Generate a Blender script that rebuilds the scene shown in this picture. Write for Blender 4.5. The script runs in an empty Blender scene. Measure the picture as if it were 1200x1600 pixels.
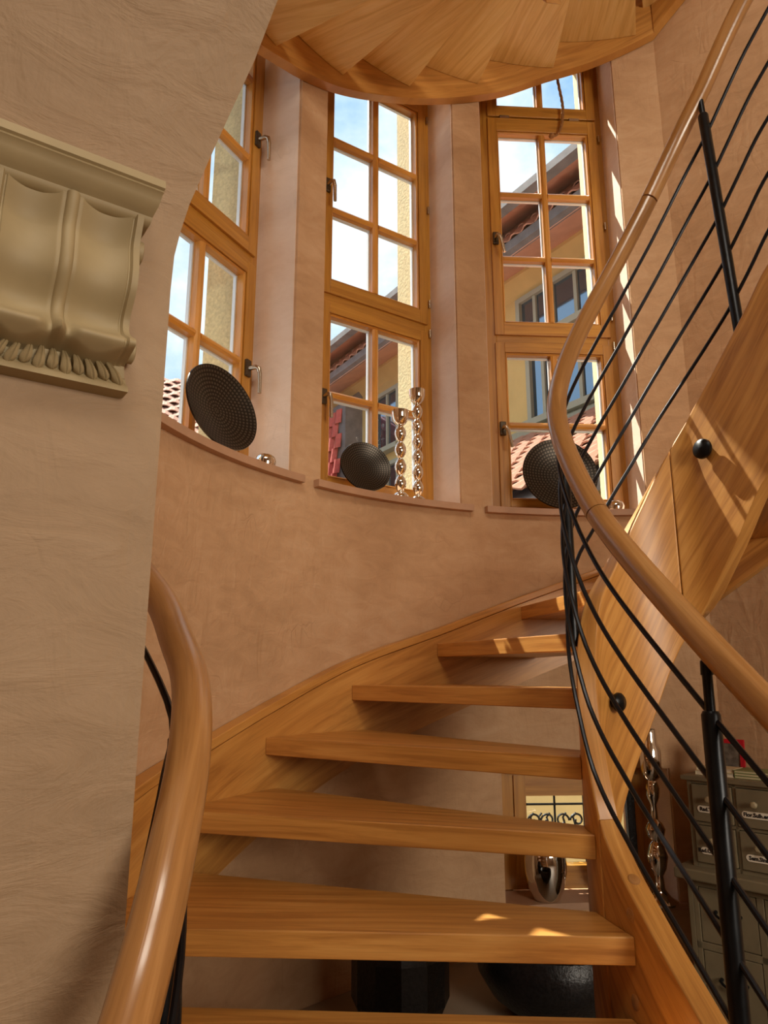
import bpy, bmesh, math, random
from mathutils import Vector, Matrix
random.seed(7)
D = bpy.data
scene = bpy.context.scene
COL = scene.collection
R_ = math.radians

# ------------------------------------------------------------------ camera, sky, sun, lights, exposure
cam_d = D.cameras.new('camera'); cam = D.objects.new('camera', cam_d); COL.objects.link(cam)
cam_d.sensor_fit = 'VERTICAL'; cam_d.sensor_height = 32.0
cam_d.lens = 1130.0 / 1600.0 * 32.0
cam_d.clip_start = 0.02; cam_d.clip_end = 300
cam.location = (0, 0, 0); cam.rotation_euler = (R_(90 + 12.7), 0, 0)
scene.camera = cam

world = D.worlds.new('sky'); scene.world = world; world.use_nodes = True
wn = world.node_tree; wn.nodes.clear()
def wnode(t, **k):
    n = wn.nodes.new(t)
    for a, b in k.items(): setattr(n, a, b)
    return n
w_out = wnode('ShaderNodeOutputWorld'); w_bg = wnode('ShaderNodeBackground')
w_tc = wnode('ShaderNodeTexCoord'); w_map = wnode('ShaderNodeMapping')
w_map.inputs['Scale'].default_value = (1.0, 1.0, 1.5); w_map.inputs['Location'].default_value = (2.3, 0.4, 0.9)
w_n = wnode('ShaderNodeTexNoise'); w_n.inputs['Scale'].default_value = 2.6; w_n.inputs['Detail'].default_value = 8; w_n.inputs['Roughness'].default_value = 0.6
w_r = wnode('ShaderNodeValToRGB')
w_r.color_ramp.elements[0].position = 0.33; w_r.color_ramp.elements[0].color = (0.21, 0.42, 0.74, 1)
w_r.color_ramp.elements[1].position = 0.54; w_r.color_ramp.elements[1].color = (0.74, 0.81, 0.87, 1)
e_ = w_r.color_ramp.elements.new(0.43); e_.color = (0.46, 0.63, 0.80, 1)
wn.links.new(w_tc.outputs['Generated'], w_map.inputs['Vector']); wn.links.new(w_map.outputs['Vector'], w_n.inputs['Vector'])
wn.links.new(w_n.outputs['Fac'], w_r.inputs['Fac']); wn.links.new(w_r.outputs['Color'], w_bg.inputs['Color'])
w_bg.inputs['Strength'].default_value = 1.4
wn.links.new(w_bg.outputs['Background'], w_out.inputs['Surface'])

_az, _el = R_(46), R_(54)
SUN_DIR = Vector((math.sin(_az) * math.cos(_el), -math.cos(_az) * math.cos(_el), -math.sin(_el)))       # direction the sunlight travels
sl = D.lights.new('sun', 'SUN'); sun = D.objects.new('sun', sl); COL.objects.link(sun)
sl.energy = 11.0; sl.angle = R_(0.55); sl.color = (1.0, 0.93, 0.80)
sun.location = -SUN_DIR * 12; sun.rotation_euler = SUN_DIR.to_track_quat('-Z', 'Y').to_euler()

def area(name, loc, target, size, energy, color):
    l = D.lights.new(name, 'AREA'); o = D.objects.new(name, l); COL.objects.link(o)
    l.shape = 'RECTANGLE'; l.size, l.size_y = size; l.energy = energy; l.color = color
    o.location = loc; o.rotation_euler = (Vector(target) - Vector(loc)).to_track_quat('-Z', 'Y').to_euler()
    return o
area('hall_fill', (3.7, -3.3, 1.1), (0.5, 2.2, 2.4), (2.4, 1.8), 205, (1.0, 0.90, 0.75))  # added fill lamp behind the viewer; no window is built there
area('stairwell_fill', (0.3, -1.3, 4.6), (0.6, 2.0, 0.8), (2.0, 2.0), 130, (1.0, 0.91, 0.77))  # added fill lamp under the closed ceiling, brightens the turret

scene.view_settings.view_transform = 'Standard'
scene.view_settings.look = 'None'
scene.view_settings.gamma = 1.0
scene.view_settings.use_curve_mapping = False
scene.view_settings.exposure = 0.12

# ------------------------------------------------------------------ materials
def s2l(c):
    return tuple(((x / 255) / 12.92 if x / 255 <= 0.04045 else ((x / 255 + 0.055) / 1.055) ** 2.4) for x in c) + (1,)
class NT:
    def __init__(s, name):
        s.m = D.materials.new(name); s.m.use_nodes = True; s.t = s.m.node_tree; s.t.nodes.clear()
        s.out = s.n('ShaderNodeOutputMaterial'); s.b = s.n('ShaderNodeBsdfPrincipled'); s.l(s.b.outputs[0], s.out.inputs[0])
    def n(s, t, ins=None, **k):
        x = s.t.nodes.new(t)
        for a, b in k.items(): setattr(x, a, b)
        if ins:
            for a, b in ins.items():
                if hasattr(b, 'is_output') or isinstance(b, bpy.types.NodeSocket): s.t.links.new(b, x.inputs[a])
                else: x.inputs[a].default_value = b
        return x
    def l(s, a, b): s.t.links.new(a, b)
    def ramp(s, fac, stops):
        r = s.n('ShaderNodeValToRGB', {'Fac': fac}); e = r.color_ramp.elements
        e[0].position, e[0].color = stops[0]; e[1].position, e[1].color = stops[-1]
        for p, c in stops[1:-1]:
            q = e.new(p); q.color = c
        return r.outputs['Color']
    def mix(s, f, a, b, t='MIX'):
        x = s.n('ShaderNodeMix', data_type='RGBA', blend_type=t)
        for i, v in ((0, f), (6, a), (7, b)):
            if isinstance(v, bpy.types.NodeSocket): s.l(v, x.inputs[i])
            else: x.inputs[i].default_value = v
        return x.outputs[2]
    def noise(s, vec, scale, detail=4, rough=0.55, dist=0.0):
        x = s.n('ShaderNodeTexNoise', {'Scale': scale, 'Detail': detail, 'Roughness': rough, 'Distortion': dist})
        s.l(vec, x.inputs['Vector']); return x.outputs['Fac']
    def mapping(s, vec, scale, loc=(0, 0, 0), rot=(0, 0, 0)):
        x = s.n('ShaderNodeMapping', {'Scale': scale, 'Location': loc, 'Rotation': rot}); s.l(vec, x.inputs['Vector']); return x.outputs[0]
    def math(s, op, a, b=0.0, c=None):
        x = s.n('ShaderNodeMath', operation=op)
        for i, v in enumerate((a, b) if c is None else (a, b, c)):
            if isinstance(v, bpy.types.NodeSocket): s.l(v, x.inputs[i])
            else: x.inputs[i].default_value = v
        return x.outputs[0]
    def bump(s, h, strength, dist=0.01):
        x = s.n('ShaderNodeBump', {'Strength': strength, 'Distance': dist}); s.l(h, x.inputs['Height']); s.l(x.outputs[0], s.b.inputs['Normal'])
    def set(s, **k):
        for a, b in k.items():
            i = s.b.inputs[a.replace('_', ' ')]
            if isinstance(b, bpy.types.NodeSocket): s.l(b, i)
            else: i.default_value = b

def mat_wood(name, dark, mid, light, rough=0.42, coat=0.25):
    t = NT(name)
    uv = t.n('ShaderNodeUVMap').outputs[0]
    oi = t.n('ShaderNodeObjectInfo').outputs['Random']
    off = t.n('ShaderNodeCombineXYZ', {'X': t.math('MULTIPLY', oi, 37.0), 'Y': t.math('MULTIPLY', oi, 11.0), 'Z': 0.0}).outputs[0]
    va = t.n('ShaderNodeVectorMath', operation='ADD'); t.l(uv, va.inputs[0]); t.l(off, va.inputs[1]); v = va.outputs[0]
    figure = t.noise(t.mapping(v, (1.3, 22.0, 1)), 1.5, 6, 0.6, 0.8)
    fine = t.noise(t.mapping(v, (5.0, 260.0, 1)), 1.0, 3, 0.6)
    ring = t.noise(t.mapping(v, (2.2, 42.0, 1)), 1.0, 4, 0.55, 0.4)
    c = t.ramp(figure, [(0.3, dark), (0.52, mid), (0.75, light)])
    c = t.mix(t.math('MULTIPLY', t.n('ShaderNodeMapRange', {'Value': ring, 'From Min': 0.5, 'From Max': 0.75}).outputs[0], 0.35), c, dark)
    c = t.mix(t.math('MULTIPLY', t.n('ShaderNodeMapRange', {'Value': fine, 'From Min': 0.55, 'From Max': 0.8}).outputs[0], 0.42), c, tuple(x * 0.45 for x in dark[:3]) + (1,))
    hv = t.n('ShaderNodeHueSaturation', {'Value': t.math('ADD', 0.92, t.math('MULTIPLY', oi, 0.14)), 'Color': c})
    t.set(Base_Color=hv.outputs[0], Roughness=rough, Coat_Weight=coat, Coat_Roughness=0.28)
    t.bump(t.math('ADD', fine, t.math('MULTIPLY', ring, 0.6)), 0.12, 0.002)
    return t.m

def mat_plaster(name, c1, c2, c3, rough=0.75, bump=0.6):
    t = NT(name)
    g = t.n('ShaderNodeNewGeometry').outputs['Position']
    big = t.noise(g, 1.7, 4, 0.6); med = t.noise(t.mapping(g, (1, 1, 2.2)), 7.0, 6, 0.65, 0.8)
    c = t.ramp(t.math('ADD', t.math('MULTIPLY', big, 0.55), t.math('MULTIPLY', med, 0.45)), [(0.36, c1), (0.5, c2), (0.66, c3)])
    trowel = t.noise(t.mapping(g, (14, 14, 5), rot=(0.5, 0.35, 0.6)), 1.0, 3, 0.5, 1.5)
    scratch = t.n('ShaderNodeTexVoronoi', {'Scale': 5.0}, feature='DISTANCE_TO_EDGE'); 
    wv = t.n('ShaderNodeVectorMath', operation='MULTIPLY_ADD'); t.l(t.n('ShaderNodeTexNoise', {'Scale': 3.0}).outputs['Color'], wv.inputs[0]); wv.inputs[1].default_value = (0.9, 0.9, 0.9); t.l(g, wv.inputs[2])
    t.l(wv.outputs[0], scratch.inputs['Vector'])
    sc = t.n('ShaderNodeMapRange', {'Value': scratch.outputs['Distance'], 'From Min': 0.0, 'From Max': 0.02, 'To Min': 1.0, 'To Max': 0.0}).outputs[0]
    mask = t.n('ShaderNodeMapRange', {'Value': t.noise(g, 4.5, 2), 'From Min': 0.56, 'From Max': 0.66}).outputs[0]
    sc = t.math('MULTIPLY', sc, mask)
    c = t.mix(t.math("MULTIPLY", sc, 0.15), c, tuple(x * 0.55 for x in c1[:3]) + (1,))
    fine = t.noise(g, 60.0, 3)
    h = t.math('ADD', t.math('MULTIPLY', trowel, 0.7), t.math('ADD', t.math('MULTIPLY', med, 0.8), t.math('MULTIPLY', fine, 0.12)))
    h = t.math("SUBTRACT", h, t.math("MULTIPLY", sc, 0.15))
    t.set(Base_Color=c, Roughness=rough); t.b.inputs['Specular IOR Level'].default_value = 0.3
    t.bump(h, bump, 0.012)
    return t.m

def mat_plain(name, col, rough=0.5, metal=0.0, nscale=0.0, namp=0.15, bump=0.0, coat=0.0):
    t = NT(name)
    if nscale:
        g = t.n('ShaderNodeTexCoord').outputs['Object']; f = t.noise(g, nscale, 4)
        c = t.ramp(f, [(0.3, tuple(x * (1 - namp) for x in col[:3]) + (1,)), (0.7, tuple(min(1, x * (1 + namp)) for x in col[:3]) + (1,))])
        t.set(Base_Color=c)
        if bump: t.bump(f, bump, 0.004)
    else: t.set(Base_Color=col)
    t.set(Roughness=rough, Metallic=metal, Coat_Weight=coat)
    return t.m

M = {}
M['oak'] = mat_wood('oak', s2l((162, 105, 46)), s2l((199, 140, 68)), s2l((217, 162, 88)))
M['oak_lit'] = mat_wood('oak_lit_underside', s2l((214, 168, 94)), s2l((236, 198, 126)), s2l((244, 212, 148)))  # paler copy of the oak: brightness of the overhead flight put into the colour
M['oak_rail'] = mat_wood('oak_rail', s2l((140, 94, 48)), s2l((170, 120, 68)), s2l((190, 142, 88)), 0.22, 0.7)
M['pine'] = mat_wood('window_wood', s2l((160, 104, 34)), s2l((188, 130, 48)), s2l((202, 148, 62)), 0.38, 0.4)
M['pine_bead'] = mat_wood('window_bead_wood', s2l((178, 112, 40)), s2l((206, 142, 58)), s2l((222, 160, 74)), 0.35, 0.5)
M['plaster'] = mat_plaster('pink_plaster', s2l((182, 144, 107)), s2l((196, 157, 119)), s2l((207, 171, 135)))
M['plaster_shaded'] = mat_plaster('smooth_shaded_plaster', s2l((152, 125, 96)), s2l((162, 134, 104)), s2l((170, 143, 114)), 0.6, 0.5)  # same wall plaster darkened: shade of the near left wall put into the colour
M['reveal'] = mat_plaster('reveal_plaster', s2l((222, 198, 178)), s2l((230, 208, 190)), s2l((236, 217, 201)), 0.7, 0.2)
M['sill'] = mat_plain('sill_stone', s2l((182, 142, 112)), 0.45, 0, 9, 0.1, 0.1)
M['stucco'] = mat_plain('cream_stucco', s2l((222, 206, 160)), 0.9, 0, 70, 0.16, 0.8)
M['black'] = mat_plain('black_steel', (0.012, 0.013, 0.015, 1), 0.33, 0.7, 30, 0.3, 0.0)
M['blackrod'] = mat_plain('black_rod_steel', (0.012, 0.013, 0.017, 1), 0.3, 0.6)
M['silver'] = mat_plain('polished_silver', (0.86, 0.83, 0.78, 1), 0.06, 1.0)
M['handle'] = mat_plain('window_handle_metal', (0.55, 0.48, 0.38, 1), 0.25, 1.0)
M['handle_dark'] = mat_plain('handle_plate_metal', (0.10, 0.075, 0.05, 1), 0.4, 0.8)
M['stone'] = mat_plain('corbel_stone', s2l((164, 145, 108)), 0.6, 0, 12, 0.06, 0.15)
M['cabinet'] = mat_plain('cabinet_paint', s2l((116, 104, 80)), 0.5, 0, 14, 0.10, 0.1)
M['cabinet_knob'] = mat_plain('cabinet_knob_paint', s2l((158, 142, 110)), 0.5)
M['enamel'] = mat_plain('enamel_label', s2l((225, 215, 195)), 0.3)
M['ink'] = mat_plain('label_ink', (0.01, 0.01, 0.01, 1), 0.6)
M['red'] = mat_plain('red_card', s2l((190, 20, 40)), 0.5)
M['photo'] = mat_plain('grey_picture', s2l((105, 100, 92)), 0.5, 0, 40, 0.5)
M['paper'] = mat_plain('book_paper', s2l((214, 200, 160)), 0.7)
M['greenbook'] = mat_plain('green_book_cover', s2l((130, 140, 90)), 0.6)
M['floor'] = mat_plain('floor_stone', s2l((120, 100, 80)), 0.5, 0, 6, 0.1, 0.05)
M['ledge'] = mat_plain('ledge_stone', s2l((150, 136, 118)), 0.5, 0, 5, 0.08, 0.05)
M['iron'] = mat_plain('wrought_iron', (0.02, 0.025, 0.03, 1), 0.5, 0.5)
M['rope'] = mat_plain('rope_fibre', s2l((150, 105, 60)), 0.9, 0, 120, 0.4)
M['darkpot'] = mat_plain('dark_ceramic', (0.012, 0.011, 0.012, 1), 0.32, 0.3, 90, 0.5, 0.5)
M['yellow_wall'] = mat_plain('ochre_stucco', s2l((206, 172, 110)), 0.9, 0, 3, 0.08)
M['soffit'] = mat_plain('painted_soffit', s2l((214, 160, 136)), 0.8, 0, 4, 0.1)
M['gutter'] = mat_plain('zinc_gutter', s2l((118, 114, 114)), 0.8, 0.0, 6, 0.25)
M['tile'] = mat_plain('clay_tile', s2l((176, 128, 106)), 0.85, 0, 9, 0.25, 0.2)
M['tilered'] = mat_plain('red_clay_tile', s2l((200, 92, 84)), 0.85, 0, 9, 0.2, 0.2)
M['frame_grey'] = mat_plain('grey_window_frame', s2l((160, 156, 136)), 0.7)
M['dark_glass'] = mat_plain('reflecting_glass', (0.16, 0.24, 0.34, 1), 0.05, 0.9)
M['spacer'] = mat_plain('glazing_spacer', (0.75, 0.77, 0.8, 1), 0.4, 0.3)
M['gasket'] = mat_plain('glazing_gasket', (0.02, 0.02, 0.025, 1), 0.6)

def mat_glass():
    t = NT('window_glass'); t.t.nodes.remove(t.b)
    tr = t.n('ShaderNodeBsdfTransparent', {'Color': (0.97, 0.985, 0.98, 1)}); gl = t.n('ShaderNodeBsdfGlossy', {'Roughness': 0.01, 'Color': (1, 1, 1, 1)})
    g = t.n('ShaderNodeTexCoord').outputs['Object']
    bp = t.n('ShaderNodeBump', {'Strength': 0.15, 'Distance': 0.01}); t.l(t.noise(g, 9.0, 2), bp.inputs['Height']); t.l(bp.outputs[0], gl.inputs['Normal'])
    fc = t.n('ShaderNodeLayerWeight', {'Blend': 0.5}).outputs['Facing']
    fr = t.math('ADD', 0.03, t.math('MULTIPLY', t.math('POWER', fc, 5.0), 0.6)); mx = t.n('ShaderNodeMixShader'); t.l(fr, mx.inputs[0]); t.l(tr.outputs[0], mx.inputs[1]); t.l(gl.outputs[0], mx.inputs[2])
    t.l(mx.outputs[0], t.out.inputs[0]); return t.m
M['glass'] = mat_glass()

def mat_dish():
    t = NT('hammered_dark_metal')
    sx = t.n('ShaderNodeSeparateXYZ', {'Vector': t.n('ShaderNodeUVMap').outputs[0]})
    # rings of small square dimples: U = turns, V = radius 0..1
    r = sx.outputs['Y']; ringi = t.math('FLOOR', t.math('MULTIPLY', r, 12.0))
    fr = t.math('ABSOLUTE', t.math('SUBTRACT', t.math('FRACT', t.math('MULTIPLY', r, 12.0)), 0.5))
    a = t.math('MULTIPLY', sx.outputs['X'], t.math('ADD', t.math('MULTIPLY', ringi, 6.0), 6.0))
    fa = t.math('ABSOLUTE', t.math('SUBTRACT', t.math('FRACT', a), 0.5))
    d = t.math('LESS_THAN', t.math('MAXIMUM', t.math('MULTIPLY', fr, 1.15), fa), 0.30)
    t.set(Base_Color=t.mix(d, (0.03, 0.025, 0.02, 1), (0.11, 0.09, 0.07, 1)), Roughness=0.36, Metallic=0.75)
    t.bump(t.math('SUBTRACT', 1.0, d), 0.9, 0.004); return t.m
M['dish'] = mat_dish()

# ------------------------------------------------------------------ object helpers
def obj(name, verts, faces, mat, parent=None, uvs=None, smooth=False, bevel=0.0, kind=None):
    me = D.meshes.new(name); me.from_pydata([tuple(v) for v in verts], [], faces); me.update()
    bm = bmesh.new(); bm.from_mesh(me); bmesh.ops.recalc_face_normals(bm, faces=bm.faces)
    uvl = bm.loops.layers.uv.new('UVMap')
    if uvs is None:
        for f in bm.faces:
            n = f.normal; ax = max(range(3), key=lambda i: abs(n[i]))
            for lp in f.loops:
                c = lp.vert.co
                lp[uvl].uv = (c.x, c.z) if ax == 1 else ((c.x, c.y) if ax == 2 else (c.y, c.z))
    else:
        bm.verts.ensure_lookup_table()
        for f in bm.faces:
            us = [uvs[lp.vert.index][0] for lp in f.loops]
            for lp in f.loops:
                lp[uvl].uv = uvs[lp.vert.index]
    if smooth:
        for f in bm.faces: f.smooth = True
        for e in bm.edges:
            if len(e.link_faces) == 2 and e.calc_face_angle(0) > R_(38): e.smooth = False
    bm.to_mesh(me); bm.free()
    me.materials.append(M[mat] if isinstance(mat, str) else mat)
    o = D.objects.new(name, me); COL.objects.link(o)
    if parent is not None:
        o.parent = parent
        bpy.context.view_layer.update() if False else None
    if bevel:
        b = o.modifiers.new('bevel', 'BEVEL'); b.width = bevel; b.segments = 2; b.limit_method = 'ANGLE'; b.angle_limit = R_(40)
    if kind: o['kind'] = kind
    return o
def world_child(o, parent):
    """keep world-space vertices while parented to an empty placed elsewhere"""
    o.parent = parent; o.matrix_parent_inverse = PARINV.get(parent.name, Matrix.Identity(4)); return o
PARINV = {}
def thing(name, label, cat, loc=(0, 0, 0), group=None, structure=False):
    o = D.objects.new(name, None); COL.objects.link(o); o.location = loc; o.empty_display_size = 0.05
    PARINV[o.name] = Matrix.Translation(-Vector(loc))
    o['label'] = label
    if structure: o['kind'] = 'structure'
    else: o['category'] = cat
    if group: o['group'] = group
    return o
def part(name, vf, mat, parent, **k):
    uvs = vf[2] if len(vf) > 2 else None
    o = obj(name, vf[0], vf[1], mat, None, uvs, **k)
    if parent is not None:
        o.parent = parent
        if parent.type == 'EMPTY': o.matrix_parent_inverse = PARINV.get(parent.name, Matrix.Identity(4))
    return o
def tag(o, label, cat, group=None):
    o['label'] = label; o['category'] = cat
    if group: o['group'] = group
    return o
def struct(name, vf, mat, **k):
    o = part(name, vf, mat, None, **k); o['kind'] = 'structure'; return o
def join(*vfs):
    V, F = [], []
    U = []
    uvok = all(len(x) > 2 for x in vfs)
    for x in vfs:
        n = len(V); V += list(x[0]); F += [tuple(i + n for i in f) for f in x[1]]
        if uvok: U += list(x[2])
    return (V, F, U) if uvok else (V, F)
BF = [(0, 3, 2, 1), (4, 5, 6, 7), (0, 1, 5, 4), (1, 2, 6, 5), (2, 3, 7, 6), (3, 0, 4, 7)]
def boxf(o, ax, ay, az, x0, x1, y0, y1, z0, z1, grain='x'):
    """box in a local frame with grain-following uv"""
    V, U = [], []
    for z in (z0, z1):
        for x, y in ((x0, y0), (x1, y0), (x1, y1), (x0, y1)):
            V.append(Vector(o) + Vector(ax) * x + Vector(ay) * y + Vector(az) * z)
            g = {'x': (x, y + z), 'y': (y, x + z), 'z': (z, x + y)}[grain]; U.append(g)
    return V, BF, U
X3, Y3, Z3 = Vector((1, 0, 0)), Vector((0, 1, 0)), Vector((0, 0, 1))
def box(x0, x1, y0, y1, z0, z1, grain='x'): return boxf((0, 0, 0), X3, Y3, Z3, x0, x1, y0, y1, z0, z1, grain)
def prism(poly, z0, z1, g=None):
    """vertical prism over a plan polygon; grain along g (2-vector)"""
    g = g or (1, 0); n = len(poly); V = [(p[0], p[1], z0) for p in poly] + [(p[0], p[1], z1) for p in poly]
    F = [tuple(range(n))[::-1], tuple(range(n, 2 * n))] + [(i, (i + 1) % n, n + (i + 1) % n, n + i) for i in range(n)]
    L = math.hypot(*g); g = (g[0] / L, g[1] / L)
    U = [(v[0] * g[0] + v[1] * g[1], -v[0] * g[1] + v[1] * g[0] + v[2]) for v in V]
    return V, F, U
def tube(pts, r, seg=12, closed=False, cap=True):
    pts = [Vector(p) for p in pts]; n = len(pts); rs = r if isinstance(r, (list, tuple)) else [r] * n
    V, F, U = [], [], []; acc = 0; up = None
    for i, p in enumerate(pts):
        if closed: t = pts[(i + 1) % n] - pts[i - 1]
        else: t = pts[min(i + 1, n - 1)] - pts[max(i - 1, 0)]
        t.normalize()
        if up is None:
            a = Vector((0, 0, 1)) if abs(t.z) < 0.9 else Vector((1, 0, 0)); up = (a - t * a.dot(t)).normalized()
        else: up = (up - t * up.dot(t)).normalized()
        b = t.cross(up)
        if i: acc += (p - pts[i - 1]).length
        for k in range(seg):
            an = 2 * math.pi * k / seg
            V.append(p + (up * math.cos(an) + b * math.sin(an)) * rs[i]); U.append((acc, rs[i] * (an if an <= math.pi else 2 * math.pi - an)))
    for i in range(n if closed else n - 1):
        j = (i + 1) % n
        for k in range(seg):
            l = (k + 1) % seg; F.append((i * seg + k, i * seg + l, j * seg + l, j * seg + k))
    if cap and not closed: F += [tuple(range(seg))[::-1], tuple((n - 1) * seg + k for k in range(seg))]
    return V, F, U
def lathe(prof, seg=24, o=(0, 0, 0), ax=X3, ay=Y3, az=Z3):
    """prof: (radius, height)"""
    o = Vector(o); V, F, U = [], [], []
    for j, (r, h) in enumerate(prof):
        for k in range(seg):
            a = 2 * math.pi * k / seg; V.append(o + Vector(ax) * (r * math.cos(a)) + Vector(ay) * (r * math.sin(a)) + Vector(az) * h); U.append((k / seg, j / (len(prof) - 1)))
    for j in range(len(prof) - 1):
        for k in range(seg):
            l = (k + 1) % seg; F.append((j * seg + k, j * seg + l, (j + 1) * seg + l, (j + 1) * seg + k))
    if prof[0][0] > 1e-6: F.append(tuple(range(seg))[::-1])
    if prof[-1][0] > 1e-6: F.append(tuple((len(prof) - 1) * seg + k for k in range(seg)))
    return V, F, U
def ribbon(fr, flip=False):
    """sweep: fr = list of (quad of 4 points, s) -> solid"""
    V, F, U = [], [], []
    for q, s in fr:
        w = 0
        for k, p in enumerate(q):
            V.append(Vector(p))
        a = (Vector(q[1]) - Vector(q[0])).length; h = (Vector(q[3]) - Vector(q[0])).length
        U += [(s, 0), (s, a), (s, a + h), (s, h)]
    n = len(fr)
    for i in range(n - 1):
        for k in range(4):
            l = (k + 1) % 4; F.append((4 * i + k, 4 * i + l, 4 * (i + 1) + l, 4 * (i + 1) + k))
    F += [(0, 1, 2, 3), tuple(4 * (n - 1) + k for k in (3, 2, 1, 0))]
    return V, F, U
def interp(tab, x):
    """monotone-ish smooth interpolation (Catmull-Rom in x)"""
    if x <= tab[0][0]:
        (a, b), (c, d) = tab[0], tab[1]; return b + (x - a) * (d - b) / (c - a)
    if x >= tab[-1][0]:
        (a, b), (c, d) = tab[-2], tab[-1]; return d + (x - c) * (d - b) / (c - a)
    for i in range(len(tab) - 1):
        if tab[i][0] <= x <= tab[i + 1][0]: break
    def m(j):
        if j <= 0: return (tab[1][1] - tab[0][1]) / (tab[1][0] - tab[0][0])
        if j >= len(tab) - 1: return (tab[-1][1] - tab[-2][1]) / (tab[-1][0] - tab[-2][0])
        return (tab[j + 1][1] - tab[j - 1][1]) / (tab[j + 1][0] - tab[j - 1][0])
    h = tab[i + 1][0] - tab[i][0]; t = (x - tab[i][0]) / h
    return (2 * t**3 - 3 * t**2 + 1) * tab[i][1] + (t**3 - 2 * t**2 + t) * h * m(i) + (-2 * t**3 + 3 * t**2) * tab[i + 1][1] + (t**3 - t**2) * h * m(i + 1)
def frange(a, b, step):
    n = max(1, int(round(abs(b - a) / step))); return [a + (b - a) * i / n for i in range(n + 1)]

# ------------------------------------------------------------------ plan geometry of the turret
TC = (1.008, 1.68); TR = 1.77
FLOOR = -1.62; TOP = 4.7
def tp(th, r=TR): return (TC[0] + r * math.cos(R_(th)), TC[1] + r * math.sin(R_(th)))
TK = 73.5                                              # where the round wall ends
KP = tp(TK); ED = (0.700, -0.714); EN = (-0.714, -0.700)   # straight wall: direction and inward normal
def wallp(s, off=0.0): return (KP[0] + ED[0] * s + EN[0] * off, KP[1] + ED[1] * s + EN[1] * off)
class Win:
    def __init__(s, t0, t1):
        s.t0, s.t1 = t0, t1
        a, b = tp(t0), tp(t1); e = Vector((b[0] - a[0], b[1] - a[1], 0)); s.w = e.length; e.normalize()
        s.e = e; s.n = Vector((-e.y, e.x, 0)); s.a = Vector((a[0], a[1], 0))
    def p(s, x, t, z=0.0):
        v = s.a + s.e * x + s.n * t; return Vector((v.x, v.y, z))
    def q(s, x, t): v = s.p(x, t); return (v.x, v.y)
    def box(s, x0, x1, t0, t1, z0, z1, grain='x'):
        return boxf(s.a, s.e, s.n, Z3, x0, x1, t0, t1, z0, z1, grain)
WL, WC, WR = Win(166, 141.2), Win(136, 111.2), Win(106, 81)
DEP = 0.43

# ------------------------------------------------------------------ walls
def arc(t0, t1, r=TR, st=1.0): return [tp(t, r) for t in frange(t0, t1, st)]
def pier(name, ta, wa, tb, wb):
    """wall between two openings; ta > tb; outer side follows the reveals, exterior reveal steps in"""
    inner = arc(ta, tb)
    outer = []
    if wb is not None: outer += [wb.q(0, .29), wb.q(.10, .29), wb.q(.10, DEP)]
    else: outer += [tp(tb, TR + DEP)]
    if wa is not None: outer += [wa.q(.71, DEP), wa.q(.71, .29), wa.q(wa.w, .29)]
    else: outer += [tp(ta, TR + DEP)]
    return inner + outer
def stucco_skin(w):
    # rough cream render on the outside reveals (thin coat, real thickness)
    a = prism([w.q(.704, .292), w.q(.704, DEP + .012), w.q(.90, DEP + .012), w.q(.90, DEP), w.q(.718, DEP), w.q(.718, .292)], .70, 3.75)
    b = prism([w.q(.106, .292), w.q(.106, DEP + .012), w.q(-.09, DEP + .012), w.q(-.09, DEP), w.q(.092, DEP), w.q(.092, .292)], .70, 3.75)
    return join(a, b)
ZS, ZH = 0.754, 3.70
piers = [('wall_back', 200, None, 166, WL), ('wall_back', 141.2, WL, 136, WC), ('wall_back', 111.2, WC, 106, WR), ('wall_back', 81, WR, TK, None)]
plab = ['curved pink plaster wall left of the first window', 'narrow plaster pier between left and middle window', 'narrow plaster pier between middle and right window', 'plaster wall strip right of the right window']
for (n, ta, wa, tb, wb), lb in zip(piers, plab):
    o = struct(n, prism(pier(n, ta, wa, tb, wb), FLOOR - .05, TOP), 'plaster', smooth=True); o['label'] = lb
for w, lab in ((WL, 'left'), (WC, 'middle'), (WR, 'right')):
    lo = [(FLOOR - .05, ZS)] if w is not WR else [(FLOOR - .05, -.985), (-.41, ZS)]
    for z0, z1 in lo + [(ZH, TOP)]:
        o = struct('wall_back', prism(arc(w.t0, w.t1) + [w.q(w.w, DEP), w.q(0, DEP)], z0, z1), 'plaster', smooth=True)
    # smoother pale plaster lining of the reveals
    V = join(prism([w.q(w.w - .004, .012), w.q(w.w + .001, .012), w.q(w.w + .001, .285), w.q(w.w - .004, .285)], ZS + .02, ZH),
             prism([w.q(-.001, .012), w.q(.004, .012), w.q(.004, .285), w.q(-.001, .285)], ZS + .02, ZH))
    struct('trim_1', V, 'reveal')
    struct('trim_2', stucco_skin(w), 'stucco')
V = prism([WR.q(WR.w - .004, .012), WR.q(WR.w + .001, .012), WR.q(WR.w + .001, .285), WR.q(WR.w - .004, .285)], -.98, -.41)
struct('trim_1', V, 'reveal')

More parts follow.
